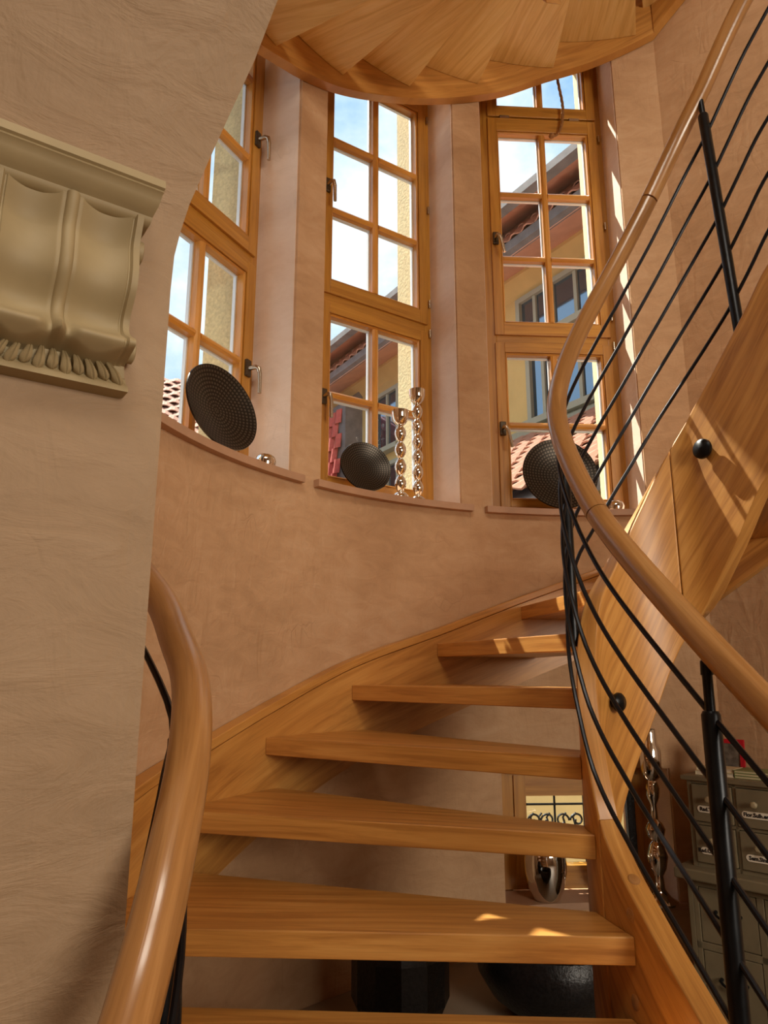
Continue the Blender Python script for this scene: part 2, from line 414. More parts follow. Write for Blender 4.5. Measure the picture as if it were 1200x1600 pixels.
# straight wall on the right, hall shell
struct('wall_right', prism([wallp(0), wallp(4.2), wallp(4.2, -.3), wallp(0, -.44)], FLOOR - .05, TOP), 'plaster')
rx, ry = wallp(4.2)
struct('wall_right', prism([(rx, ry + .2), (rx, -4.2), (rx + .3, -4.2), (rx + .3, ry + .2)], FLOOR - .05, TOP), 'plaster_shaded')
struct('wall_left', prism([tp(200, TR), (-2.4, tp(200)[1]), (-2.4, tp(200)[1] + .3), tp(200, TR + DEP)], FLOOR - .05, TOP), 'plaster_shaded')
struct('wall_left', prism([(-2.4, 1.5), (-2.4, -4.2), (-2.7, -4.2), (-2.7, 1.5)], FLOOR - .05, TOP), 'plaster_shaded')
struct('wall_front', prism([(-2.7, -4.2), (rx + .3, -4.2), (rx + .3, -4.5), (-2.7, -4.5)], FLOOR - .05, TOP), 'plaster_shaded')
struct('ceiling', box(-2.8, rx + .4, -4.6, 4.1, TOP, TOP + .2), 'plaster_shaded')
struct('floor', box(-2.8, rx + .4, -4.6, 4.1, FLOOR - .2, FLOOR), 'floor')

# near left wall with the arched, overhanging edge: boundary points (x, y, z) of its free edge
bx = [(-.3185, .980, FLOOR), (-.3185, .980, -.5), (-.3185, .980, .0), (-.3185, .980, .35), (-.3185, .980, .56), (-.3165, .980, .617), (-.309, .977, .655),
      (-.2962, .972, .700), (-.2685, .961, .766), (-.2405, .950, .831), (-.1985, .930, .920), (-.1690, .910, .990), (-.1215, .870, 1.085),
      (-.087, .82, 1.20), (-.05, .76, 1.33), (-.01, .68, 1.47)]
def arch_wall():
    wd = Vector((-.82, -.57, 0)).normalized(); V, F = [], []
    rows = [Vector(p) for p in bx]
    for i, p in enumerate(rows):
        vd = Vector((p.x, p.y, max(p.z, 0) * .6)).normalized(); bk = vd * .22 + Vector((-.15, 0.02, 0.03))
        rr = .006
        for d in (wd * 1.6, wd * .9, wd * .4, wd * .1, wd * .02, wd * .005, Vector((0, 0, 0))): V.append(p + d)
        V.append(p + vd * .006 + Vector((-.004, .0, 0))); V.append(p + bk); V.append(p + bk + wd * 1.6)
    m = 10
    for i in range(len(rows) - 1):
        for k in range(m):
            l = (k + 1) % m; F.append((i * m + k, i * m + l, (i + 1) * m + l, (i + 1) * m + k))
    F += [tuple(range(m))[::-1], tuple((len(rows) - 1) * m + k for k in range(m))]
    return V, F
o = struct('wall_left', arch_wall(), 'plaster_shaded', smooth=True); o['label'] = 'near plaster wall whose edge curves over into an arch'

# stone ledge under the windows that carries the pots
lp = [tp(t, TR - .003) for t in frange(196, TK, 2)] 
ledge = [p for p in lp if p[1] > 2.35 and p[0] < .98]
ledge = [(-.5, 2.35)] + ledge + [(.98, 2.35)]
o = tag(part('stone_ledge', prism(ledge, FLOOR, -1.15), 'ledge', None, bevel=.008), 'low grey stone ledge behind the open treads carrying the dark pots', 'ledge')

# ------------------------------------------------------------------ windows
def bar(w, x0, x1, t0, t1, z0, z1, grain): return w.box(x0, x1, t0, t1, z0, z1, grain)
def chamfer_bar(w, x0, x1, z0, z1, tf, tb, c, horiz):
    """glazing bar, front edges chamfered by c"""
    if horiz:
        pr = [(z0, tb), (z0, tf + c * .8), (z0 + c, tf), (z1 - c, tf), (z1, tf + c * .8), (z1, tb)]
        V = [w.p(x, t, z) for x in (x0, x1) for z, t in pr]; U = [(x, z + t) for x in (x0, x1) for z, t in pr]
    else:
        pr = [(x0, tb), (x0, tf + c * .8), (x0 + c, tf), (x1 - c, tf), (x1, tf + c * .8), (x1, tb)]
        V = [w.p(x, t, z) for z in (z0, z1) for x, t in pr]; U = [(z, x + t) for z in (z0, z1) for x, t in pr]
    n = 6; F = [tuple(range(n))[::-1], tuple(range(n, 2 * n))] + [(i, (i + 1) % n, n + (i + 1) % n, n + i) for i in range(n)]
    return V, F, U
def sash(w, root, x0, x1, z0, z1, gx, rows, name='sash'):
    """x0..x1,z0..z1 outer; gx = glass columns; rows = glass rows"""
    tf, tb = .198, .272
    gl, gr = gx[0][0], gx[-1][1]; gb, gt = rows[0][0], rows[-1][1]
    s = part(name, join(bar(w, x0, gl - .012, tf, tb, z0, z1, 'z'), bar(w, gr + .012, x1, tf, tb, z0, z1, 'z'),
                        bar(w, gl - .012, gr + .012, tf, tb, z0, gb - .012, 'x'), bar(w, gl - .012, gr + .012, tf, tb, gt + .012, z1, 'x')), 'pine', root, bevel=.002)
    # light moulded bead around the glass
    def bead(a0, a1, b0, b1, hz):
        return chamfer_bar(w, a0, a1, b0, b1, .203, .262, .007, hz)
    bd = join(bead(gl - .012, gl, gb - .012, gt + .012, False), bead(gr, gr + .012, gb - .012, gt + .012, False),
              bead(gl, gr, gb - .012, gb, True), bead(gl, gr, gt, gt + .012, True))
    part('bead', bd, 'pine_bead', s)
    for i in range(len(gx) - 1):
        part('muntin', chamfer_bar(w, gx[i][1], gx[i + 1][0], gb, gt, .205, .262, .010, False), 'pine_bead', s)
    for j in range(len(rows) - 1):
        for i, (a, b) in enumerate(gx):
            part('muntin', chamfer_bar(w, a, b, rows[j][1], rows[j + 1][0], .205, .262, .010, True), 'pine_bead', s)
    for (a, b) in gx:
        for (c, d) in rows:
            g = part('pane', bar(w, a - .001, b + .001, .236, .240, c - .001, d + .001, 'x'), 'glass', s)
            k = .007
            sp = join(bar(w, a, a + k, .243, .258, c, d, 'z'), bar(w, b - k, b, .243, .258, c, d, 'z'), bar(w, a + k, b - k, .243, .258, c, c + k, 'x'), bar(w, a + k, b - k, .243, .258, d - k, d, 'x'))
            part('spacer', sp, 'spacer', s)
    return s
def handle(w, s, x, z, side, swing=0.0):
    """rose plate, neck and lever; parts of the sash"""
    pl = part('handle_plate', bar(w, x - .016, x + .016, .184, .198, z - .035, z + .04, 'z'), 'handle_dark', s, bevel=.004)
    nk = [w.p(x, .186, z), w.p(x, .150, z), w.p(x + side * .004, .138, z - .006)]
    lv = nk + [w.p(x + side * (.01 + swing * .3), .136, z - .03), w.p(x + side * (.012 + swing), .136, z - .115)]
    part('handle', tube(lv, [.010, .010, .010, .009, .008], 10), 'handle', s, smooth=True)
GX = [(.152, .390), (.425, .665)]
def window(idx, w, label):
    root = thing('window_%d' % idx, label, None, tuple(w.p(.4, .24, .784)), structure=True)
    cas = join(bar(w, .002, .100, .212, .288, .784, ZH, 'z'), bar(w, .715, w.w - .001, .212, .288, .784, ZH, 'z'), bar(w, .100, .715, .212, .288, .784, .842, 'x'),
               bar(w, .100, .715, .212, .288, 1.730, 1.792, 'x'), bar(w, .100, .715, .222, .288, 3.150, 3.172, 'x'), bar(w, .100, .715, .212, .288, 3.645, ZH, 'x'))
    part('casing', cas, 'pine', root, bevel=.002)
    s1 = sash(w, root, .090, .728, .835, 1.742, GX, [(.885, 1.265), (1.295, 1.675)])
    s2 = sash(w, root, .090, .728, 1.788, 3.153, GX, [(1.872, 2.240), (2.270, 2.642), (2.674, 3.055)])
    s3 = sash(w, root, .090, .728, 3.166, 3.655, GX, [(3.245, 3.585)])
    for s, zz in ((s1, (1.74,)), (s2, (1.91, 2.47, 3.04))):
        for z in zz:
            if w is not WL: part('hinge', tube([w.p(.741, .200, z - .022), w.p(.741, .200, z + .022)], .006, 10), 'handle', s, smooth=True)
    for x in ((.19, .60) if w is WR else ()):
        part('hinge', bar(w, x - .028, x + .028, .192, .200, 3.150, 3.166, 'x'), 'handle', s3)
    hx = .700 if w is WL else .112
    sd = 1 if w is WL else 1
    handle(w, s1, hx, 1.25, sd, .0 if w is not WR else .02); handle(w, s2, hx, 2.36, sd, .0 if w is not WR else .02)
    # outside sill
    part('outer_sill', bar(w, .08, .73, .285, .46, .775, .800, 'x'), 'gutter', root)
    return root
window(1, WL, 'tall oak-framed window at the left, partly hidden by the near wall')
window(2, WC, 'tall oak-framed window in the middle of the turret')
w3 = window(3, WR, 'tall oak-framed window at the right, with a rope on its top light')
# inside sills
def sill(w, ta, tb, lab):
    pts = arc(ta, tb, TR - .032) + [tp(tb, TR + .003)] + arc(w.t1, w.t1, TR + .003)[:1] + [w.q(w.w - .002, .004), w.q(w.w - .002, .212), w.q(.002, .212), w.q(.002, .004), tp(ta, TR + .003)]
    o = struct('trim_3', prism(pts, ZS, ZS + .030, (w.e.x, w.e.y)), 'sill'); o['label'] = lab
# the sill's nosing lies in front of the wall face; build it as nosing + bed so nothing is buried in the piers
def sill2(w, ta, tb, lab):
    nose = arc(ta, tb, TR - .034) + arc(tb, ta, TR - .001)
    bed = arc(w.t0 - .05, w.t1 + .05, TR - .001) + [w.q(w.w - .005, .211), w.q(.005, .211)]
    o = struct('trim_3', join(prism(nose, ZS, ZS + .030, (w.e.x, w.e.y)), prism(bed, ZS, ZS + .030, (w.e.x, w.e.y))), 'sill', smooth=True); o['label'] = lab
sill2(WL, 167, 139.7, 'stone sill of the left window'); sill2(WC, 137.2, 109.6, 'stone sill of the middle window'); sill2(WR, 107.3, 79.8, 'stone sill of the right window')

# lower window under the stairs
w4 = thing('window_4', 'small low window seen between the treads, with iron scrollwork outside', None, tuple(WR.p(.4, .24, -.985)), structure=True)
part('casing', join(WR.box(.002, .10, .21, .28, -.955, -.41, 'z'), WR.box(.70, WR.w - .001, .21, .28, -.955, -.41, 'z'), WR.box(.10, .70, .21, .28, -.955, -.90, 'x'), WR.box(.10, .70, .21, .28, -.46, -.41, 'x')), 'pine', w4)
part('sash', join(WR.box(.10, .155, .20, .265, -.90, -.46, 'z'), WR.box(.64, .70, .20, .265, -.90, -.46, 'z'), WR.box(.155, .64, .20, .265, -.90, -.855, 'x'), WR.box(.155, .64, .20, .265, -.552, -.46, 'x')), 'pine', w4)
part('pane', WR.box(.155, .64, .232, .236, -.855, -.552), 'glass', w4)
gr = []
zt, zb = -.555, -.86
for x in (.19, .335, .48, .62): gr.append(tube([WR.p(x, .36, zb - .05), WR.p(x, .36, zt + .05)], .0055, 8))
for z in (-.615, -.80): gr.append(tube([WR.p(.1, .36, z), WR.p(.72, .36, z)], .0055, 8))
def scroll(cx, cz, r, sgn):
    return tube([WR.p(cx + sgn * rr * math.cos(a), .36, cz + rr * math.sin(a)) for a, rr in [(i * .33, r * (1 - i / 26)) for i in range(22)]], .005, 6)
for x, sg in ((.19, 1), (.335, -1), (.335, 1), (.48, -1), (.48, 1)): gr.append(scroll(x + sg * .035, -.69, .035, sg))
for x in (.22, .26, .30, .38, .43):
    gr.append(tube([WR.p(x, .36, -.80), WR.p(x + .006, .36, -.72), WR.p(x - .006, .36, -.675), WR.p(x + .010, .36, -.655)], .005, 6))
part('grille', join(*gr), 'iron', w4)
struct('trim_3', join(prism(arc(107, 80.2, TR - .03) + arc(80.2, 107, TR - .001), -.985, -.958), prism(arc(105.9, 81.1, TR - .001) + [WR.q(WR.w - .005, .209), WR.q(.005, .209)], -.985, -.958)), 'sill')

# ------------------------------------------------------------------ inner string path (well side)
IC = Vector((.848, 1.969)); RC = .30; TH0 = R_(192); S1 = .613; TS = TH0 - S1 / RC; R2 = .14; TH1 = R_(30)
IC2 = IC + (RC - R2) * Vector((math.cos(TS), math.sin(TS))); LL = S1 + R2 * (TS - TH1)
def ipath(s, off=0.0):
    """centre line of the inner string: straight, round the well, straight again (plan view)"""
    if s <= S1:
        r = RC + off; t = TH0 if s < 0 else TH0 - s / RC
        return IC + r * Vector((math.cos(t), math.sin(t))) + Vector((math.sin(t), -math.cos(t))) * min(s, 0)
    r = R2 + off; t = TS - (min(s, LL) - S1) / R2
    return IC2 + r * Vector((math.cos(t), math.sin(t))) + Vector((math.sin(t), -math.cos(t))) * max(s - LL, 0)
ZTOP = [(-1.55, -1.50), (-.363, -.648), (-.18, -.52), (-.018, -.375), (.05, -.215), (.13, -.055), (.20, .075), (.284, .215), (.37, .315), (.495, .505), (.613, .704), (.769, .886), (.922, 1.069), (1.019, 1.19), (1.6, 1.62)]
ZBOT = [(-1.30, -1.61), (-.80, -1.61), (-.60, -1.50), (-.3, -1.25), (0, -1.02), (.1, -.86), (.2, -.64), (.335, -.372), (.373, -.315), (.481, -.14), (.597, .085), (.701, .207), (.82, .376), (.94, .552), (1.6, 1.0)]
ZRAIL = [(-1.0, -.33), (-.625, -.038), (-.493, .066), (-.29, .234), (-.135, .378), (-.031, .509), (.052, .640), (.14, .775), (.20, .862), (.256, .95), (.358, 1.129), (.482, 1.363), (.598, 1.603), (.733, 1.882), (.828, 2.030), (.99, 2.235), (1.5, 2.75)]
TH = .0275
def string_seg(s0, s1, zt=ZTOP, zb=ZBOT, dz=0.0):
    fr = []
    for s in frange(s0, s1, .02):
        a, b = ipath(s, TH), ipath(s, -TH); t, u = interp(zt, s) + dz, max(interp(zb, s), -1.61) + dz
        fr.append((((a.x, a.y, u), (b.x, b.y, u), (b.x, b.y, t), (a.x, a.y, t)), s * 1.7))
    V, F, U = ribbon(fr)
    return V, F, U
# grain follows the slope of the string: shear the uv
def string_uv(vf, tab):
    V, F, U = vf; U2 = []
    for i, v in enumerate(V):
        s = U[i][0] / 1.7; base = interp(tab, s); U2.append((U[i][0], (v.z - base) * .6 + (0 if i % 4 in (0, 3) else .05)))
    return V, F, U2
stair = thing('staircase', 'oak winder staircase with open treads curving up under the windows', 'staircase', (.1, 1.5, FLOOR))
g = .0012
part('string_board', string_uv(string_seg(-1.30, 0 - g), ZTOP), 'oak', stair, smooth=True, bevel=.004)['label'] = 'straight lower inner string board'
part('string_board', string_uv(string_seg(0 + g, .615 - g), ZTOP), 'oak', stair, smooth=True, bevel=.004)['label'] = 'curved inner string board round the well'
part('string_board', string_uv(string_seg(.615 + g, 1.6), ZTOP), 'oak', stair, smooth=True, bevel=.004)['label'] = 'upper inner string board with sunlit face'
def plug(s, z, off, r=.012):
    p = ipath(s, off); q = ipath(s, off + .01 * (1 if off > 0 else -1)); d = (q - p).normalized(); c = Vector((p.x, p.y, z)); n = Vector((d.x, d.y, 0))
    ax = n.cross(Z3).normalized()
    part('dowel_plug', lathe([(r, -.004), (r, .0008), (r * .9, .0016), (0, .0016)], 20, c, ax, Z3, n), 'oak_rail', stair, smooth=True)
plug(-.122, -.526, TH, .016); plug(-.118, -.702, TH, .016)
p = ipath(-.10, .0); sl_ = (interp(ZTOP, -.08) - interp(ZTOP, -.12)) / .04; dd = ipath(-.08) - ipath(-.12); tv = Vector((dd.x, dd.y, sl_ * .04)).normalized(); sv = Vector((dd.y, -dd.x, 0)).normalized(); nv = sv.cross(tv)
nv = nv if nv.z > 0 else -nv
part('dowel_plug', lathe([(.014, -.004), (.014, .0012), (.012, .002), (0, .002)], 20, (p.x, p.y, interp(ZTOP, -.10)), tv, sv, nv), 'oak_rail', stair, smooth=True)
p = ipath(.679, .004); part('dowel_plug', lathe([(.014, .004), (.014, -.0012), (.012, -.002), (0, -.002)], 20, (p.x, p.y, interp(ZBOT, .679)), Vector((.5, -.5, .7)).normalized(), Vector((.7, .7, 0)).normalized(), Vector((-.5, .5, .7)).normalized()), 'oak_rail', stair, smooth=True)
def bolt(s, z, r=.032):
    p = ipath(s, -TH); q = ipath(s, -TH - .01); d = (q - p).normalized(); n = Vector((d.x, d.y, 0)); ax = n.cross(Z3).normalized()
    part('bolt_cap', lathe([(r * .55, 0), (r * .55, .010), (r * .9, .012), (r, .018), (r * .96, .026), (r * .7, .033), (0, .036)], 28, (p.x, p.y, z), ax, Z3, n), 'black', stair, smooth=True)['label'] = 'round black bolt cap'
bolt(.755, .683); bolt(.311, -.077, .028)

# outer string against the wall
OT = [(73.5, .655), (87.2, .517), (101.9, .362), (116, .206), (131, .062), (143.3, -.08), (155, -.20), (168.3, -.306), (185, -.47), (200, -.64)]
OB = [(73.5, .30), (95.2, .056), (112.6, -.142), (130.3, -.332), (147, -.536), (165, -.76), (185, -1.0), (200, -1.2)]
def outer_string(top, bot, th0, straight, slope, name, parent, capname, ri=1.715, ro=1.766, step=2.0, dz=0.0, mat='oak'):
    fr, cap = [], []; s = 0
    def add(pi, po, pc, zt, zb, s):
        fr.append((((pi[0], pi[1], zb), (po[0], po[1], zb), (po[0], po[1], zt - .034), (pi[0], pi[1], zt - .034)), s))
        cap.append((((pc[0], pc[1], zt - .032), (po[0], po[1], zt - .032), (po[0], po[1], zt), (pc[0], pc[1], zt)), s))
    for th in frange(th0, TK, step):
        add(tp(th, ri), tp(th, ro), tp(th, ri - .003), interp(top, th) + dz, interp(bot, th) + dz, (200 - th) * .031)
    t1, b1 = interp(top, TK) + dz, interp(bot, TK) + dz; s0 = (200 - TK) * .031
    for u in frange(.03, straight, .15):
        add(wallp(u, TR - ri), wallp(u, TR - ro), wallp(u, TR - ri + .003), t1 + u * slope, b1 + u * slope, s0 + u)
    def shear(vf, tab):
        V, F, U = vf; return V, F, [(u[0], (v.z - zref) * .6) for u, v, zref in zip(U, V, [V[(i // 4) * 4].z for i in range(len(V))])]
    part(name, shear(ribbon(fr), top), mat, parent, smooth=True)
    part(capname, shear(ribbon(cap), top), 'oak', parent, smooth=True, bevel=.003)
outer_string(OT, OB, 191, 1.9, .62, 'wall_string', stair, 'string_cap')

# treads: (outer front theta or point, inner s, z top)
RISE = .1735; TT = .058; DTH = 14.4
def tread_poly(f_out, b_out, s_f, s_b, off=TH + .001, r=1.714):
    """f_out/b_out: theta (float) or xy"""
    if isinstance(f_out, (int, float)) and isinstance(b_out, (int, float)): out = [tp(t, r) for t in frange(f_out, b_out, 3)]
    else: out = [f_out if not isinstance(f_out, (int, float)) else tp(f_out, r)] + [b_out if not isinstance(b_out, (int, float)) else tp(b_out, r)]
    inn = [tuple(ipath(s, off)) for s in frange(s_b, s_f, .04)]
    return out + inn
def tread(poly, zt, parent, name='tread', mat='oak'):
    f = Vector(poly[0]) - Vector(poly[-1])
    return part(name, prism(poly, zt - TT, zt, (f.x, f.y)), mat, parent, bevel=.003)
th = [174.8, 160.4, 146.0, 131.5, 116.9, 102.7, 88.4, 74.0]
si = [-.135, .02, .110, .25, .385, .50, .605, .72]
z1 = -.566
for k in range(7):
    tread(tread_poly(th[k], th[k + 1] - 2.2, si[k], si[k + 1] + .02), z1 + k * RISE + (.006 if k else 0), stair)
# straight treads after the turn
outs = [wallp(.02, .055), wallp(.29, .055), wallp(.56, .055), wallp(.83, .055)]; ins = [.72, .90, 1.12, 1.36]
for k in range(3):
    tread([outs[k], (outs[k + 1][0] + ED[0] * .03, outs[k + 1][1] + ED[1] * .03)] + [tuple(ipath(s, TH + .001)) for s in frange(ins[k + 1] + .03, ins[k], .04)], z1 + (k + 7) * RISE, stair)
# treads below, running towards the viewer
lo = [((-.70, 1.84), -.135), ((-.705, 1.565), -.385), ((-.705, 1.30), -.635), ((-.24, 1.03), -.885), ((-.24, .77), -1.135)]
for k in range(1, 5):
    (fo, fs), (bo, bs) = lo[k], lo[k - 1]
    if k == 3: bo = (-.24, 1.30)
    tread([fo, (bo[0], bo[1] + .035)] + [tuple(ipath(s, TH + .001)) for s in frange(bs + .035, fs, .1)], z1 - k * RISE, stair)
part('lower_string', ribbon([(((-.285, .78, -1.6), (-.242, .78, -1.6), (-.242, .78, -1.25), (-.285, .78, -1.25)), 0), (((-.285, 1.26, -1.35), (-.242, 1.26, -1.35), (-.242, 1.26, -.95), (-.285, 1.26, -.95)), .6)]), 'oak', stair)

# ------------------------------------------------------------------ railing of the well
rail = thing('stair_railing', 'curved oak handrail on black steel posts with five thin rods', 'railing', (.7, 1.6, -.6))
RO = .040
ZTOP_R = [(a, b) for a, b in ZTOP if a < .7] + [(.748, .9), (.901, 1.097), (.997, 1.225), (1.6, 1.75)]
def rpath(s, off=0.0):
    # the railing sweeps round in one wide curve
    te = R_(34); le = RC * (TH0 - te); r = RC + off; t = TH0 if s < 0 else max(te, TH0 - s / RC)
    return IC + r * Vector((math.cos(t), math.sin(t))) + Vector((math.sin(t), -math.cos(t))) * (min(s, 0) + max(s - le, 0))
def rp(s, dz=0.0, off=RO):
    p = rpath(s, off); return Vector((p.x, p.y, interp(ZRAIL, s) + dz))
for a, b in ((-1.0, -.118), (-.117, .628), (.629, 1.5)):
    part('handrail', tube([rp(s) for s in frange(a + .001, b - .001, .02)], .0295, 20), 'oak_rail', rail, smooth=True)
for k in range(1, 6):
    pts = []
    for s in frange(-1.0, 1.5, .02):
        zr, zs = interp(ZRAIL, s), interp(ZTOP_R, s); p = rpath(s, RO + .004); pts.append(Vector((p.x, p.y, zr + (zs - zr) * (k / 6.0 + .0))))
    part('rod', tube(pts, .0058, 8), 'blackrod', rail, smooth=True)
def post(s, zt, zb, r=.0175, lean=(0, 0), taper=True):
    p = rpath(s, RO + .006)
    a = Vector((p.x, p.y, zb)); b = Vector((p.x + lean[0], p.y + lean[1], zt)); d = (b - a).normalized(); L = (b - a).length
    o = part('post', tube([a - d * .004, a, a + d * (L - .085), a + d * (L - .078)], [r * .8, r, r, r * .8], 18), 'black', rail, smooth=True)
    part('post_neck', tube([a + d * (L - .085), b], r * .55, 12), 'black', o, smooth=True)
    tip = rp(s + .0, -.028); part('rail_bracket', tube([b - d * .012, b + Vector((0, 0, .012)), tip], [.012, .011, .007], 10), 'black', o, smooth=True)
post(-.50, .012, -.86); post(.235, .845, .085); post(.855, 1.995, .90, lean=(-.035, .03)); post(-.95, -.36, -1.25)

# near left railing
rail2 = thing('stair_railing', 'thick oak handrail close to the viewer, bending behind the near left wall', 'railing', (-.27, .9, -1.4))
hp = [(-.22, .20, -.86), (-.240, .45, -.64), (-.252, .65, -.47), (-.257, .834, -.334), (-.256, .923, -.231), (-.270, 1.05, -.112), (-.310, 1.19, -.013), (-.367, 1.298, .061), (-.42, 1.39, .125), (-.475, 1.455, .18), (-.56, 1.54, .26)]
def smooth_path(P, n=8):
    P = [Vector(p) for p in P]; out = []
    for i in range(len(P) - 1):
        p0, p1, p2, p3 = P[max(i - 1, 0)], P[i], P[i + 1], P[min(i + 2, len(P) - 1)]
        for k in range(n):
            t = k / n; out.append(.5 * ((2 * p1) + (p2 - p0) * t + (2 * p0 - 5 * p1 + 4 * p2 - p3) * t * t + (3 * p1 - p0 - 3 * p2 + p3) * t ** 3))
    return out + [P[-1]]
part('handrail', tube(smooth_path(hp), .0300, 24), 'oak_rail', rail2, smooth=True)
part('rod', tube(smooth_path([(-.56, 1.54, .13), (-.475, 1.452, .05), (-.367, 1.30, -.072), (-.345, 1.20, -.155), (-.335, 1.12, -.235), (-.33, 1.05, -.32)], 4), .0065, 8), 'blackrod', rail2, smooth=True)
for k in (1, 2, 3, 4):
    part('rod', tube(smooth_path([(x + .004, y, z - .13 - .12 * k) for x, y, z in hp[:7]], 5), .0058, 8), 'blackrod', rail2, smooth=True)
def post2(x, y, zt, zb):
    o = part('post', tube([(x, y, zb), (x, y, zt - .07), (x, y, zt - .065)], [.0175, .0175, .013], 16), 'black', rail2, smooth=True)
    part('post_neck', tube([(x, y, zt - .07), (x, y, zt)], .009, 10), 'black', o, smooth=True)
post2(-.225, .82, -.372, -1.26); post2(-.33, 1.215, -.03, -.95)

# ------------------------------------------------------------------ upper flight seen from below
up = thing('staircase', 'upper oak winder flight seen from below above the windows', 'staircase', (.9, 2.6, 2.5))
UB = [(74.7, 3.458), (84, 3.351), (93.5, 3.251), (102.1, 3.12), (112.1, 2.997), (124.8, 2.84), (135.2, 2.708), (141.7, 2.640), (147.1, 2.590), (165, 2.38), (185, 2.14), (200, 1.96)]
UT = [(t, z + .40) for t, z in UB]
outer_string(UT, UB, 195, 2.2, .62, 'wall_string', up, 'string_cap')
# light edge strip along its underside
ub = [177.0, 162.6, 148.8, 134.6, 120.7, 106.9, 92.1, 76.7]; uz = [2.784 + (i - 3) * RISE for i in range(8)]
us = [-.16, 0.0, .12, .235, .36, .48, .59, .70]
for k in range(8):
    tread(tread_poly(ub[k] + 16.6, ub[k], us[k] - .17, us[k]), uz[k] + TT, up, mat='oak_lit')
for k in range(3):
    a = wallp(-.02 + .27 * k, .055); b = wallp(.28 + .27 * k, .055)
    tread([a, b] + [tuple(ipath(s, TH + .001)) for s in frange(.92 + .22 * k, .68 + .2 * k, .04)], uz[-1] + TT + (k + 1) * RISE, up, mat='oak_lit')
part('string_board', string_uv(string_seg(.02, 1.6, dz=3.12), [(a, b + 3.12) for a, b in ZTOP]), 'oak', up, smooth=True, bevel=.004)
c = Vector(tp(128, 1.40)); part('dowel_plug', lathe([(.017, .004), (.017, -.001), (.015, -.002), (0, -.002)], 20, (-.03, 2.72, uz[4])), 'oak_rail', up, smooth=True)
#SPLIT
# ------------------------------------------------------------------ corbel on the near left wall
cA = Vector((-.3185, .980, 0)); cE = Vector((.82, .57, 0)).normalized(); cN = Vector((cE.y, -cE.x, 0))
def cp(p, z, h): return cA + cE * p + cN * h + Z3 * z
corb = thing('corbel', 'carved cream console bracket with fluted scroll front on the near left wall', 'corbel', tuple(cp(-.15, .36, 0)))
def heightfield(p0, p1, z0, z1, nx, nz, fn):
    V, F, U = [], [], []
    for j in range(nz + 1):
        for i in range(nx + 1):
            p = p0 + (p1 - p0) * i / nx; z = z0 + (z1 - z0) * j / nz; V.append(cp(p, z, fn(p, z))); U.append((p, z))
    for j in range(nz):
        for i in range(nx):
            a = j * (nx + 1) + i; F.append((a, a + 1, a + nx + 2, a + nx + 1))
    # skirt down to the wall
    rim = [i for i in range(nx + 1)] + [j * (nx + 1) + nx for j in range(1, nz + 1)] + [nz * (nx + 1) + i for i in range(nx - 1, -1, -1)] + [j * (nx + 1) for j in range(nz - 1, 0, -1)]
    n = len(V)
    for r in rim:
        j, i = divmod(r, nx + 1); p = p0 + (p1 - p0) * i / nx; z = z0 + (z1 - z0) * j / nz; V.append(cp(p, z, -.002)); U.append((p, z))
    for k in range(len(rim)):
        l = (k + 1) % len(rim); F.append((rim[k], n + k, n + l, rim[l]))
    return V, F, U
def sm(a, b, x):
    t = max(0, min(1, (x - a) / (b - a))); return t * t * (3 - 2 * t)
def body_h(p, z):
    x = (p + .153) / .093; ax = abs(x)
    h = .034 + .016 * sm(.58, .63, z) + .013 * math.exp(-((z - .535) / .05) ** 2)
    h -= .020 * math.exp(-((z - .480) / .030) ** 2)
    roll = .030 * math.exp(-((z - .434) / .017) ** 2) * (1 - .5 * math.exp(-((ax - .12) / .10) ** 2)); h += roll
    flute = max(0.0, 1 - ((ax - .50) / .36) ** 2); h -= .012 * flute * (1 - math.exp(-((z - .43) / .02) ** 2)) * (.6 + .4 * math.exp(-((z - .58) / .07) ** 2))
    h += .007 * math.sqrt(max(0.0, 1 - (x / .085) ** 2)) if ax < .085 else 0
    h += .003 * (1 if ax > .90 else 0) - .0025 * (1 if .86 < ax < .89 else 0)
    wav = .006 * math.cos(ax * 6.2); bot = .412 + wav
    if z < bot + .012: h = max(.012, h * sm(bot - .006, bot + .012, z) + .0)
    return h
part('bracket_body', heightfield(-.246, -.060, .400, .630, 130, 170, body_h), 'stone', corb, smooth=True)
def mould(name, prof, p0, p1):
    """profile (height z, projection h) swept along the front with mitred returns"""
    V, F, U = [], [], []
    for (pp, sgn, base) in ((p0, -1, 0), (p0, -1, 1), (p1, 1, 1), (p1, 1, 0)):
        for (z, h) in prof:
            V.append(cp(pp + sgn * h * .22, z, h if base else -.001)); U.append((pp, z + h))
    n = len(prof)
    for k in range(3):
        for i in range(n - 1):
            F.append((k * n + i, (k + 1) * n + i, (k + 1) * n + i + 1, k * n + i + 1))
    F.append(tuple(k * n for k in range(4))); F.append(tuple(k * n + n - 1 for k in (3, 2, 1, 0)))
    part(name, (V, F, U), 'stone', corb, smooth=True)
mould('top_moulding', [(.676, .0), (.676, .082), (.664, .083), (.662, .079), (.659, .080), (.656, .075), (.650, .072), (.643, .067), (.637, .058), (.633, .052), (.629, .051), (.625, .048), (.622, .040), (.622, .0)], -.246, -.060)
mould('bottom_moulding', [(.412, .0), (.412, .012), (.400, .013), (.397, .017), (.392, .018), (.387, .022), (.383, .026), (.376, .027), (.374, .0)], -.244, -.062)
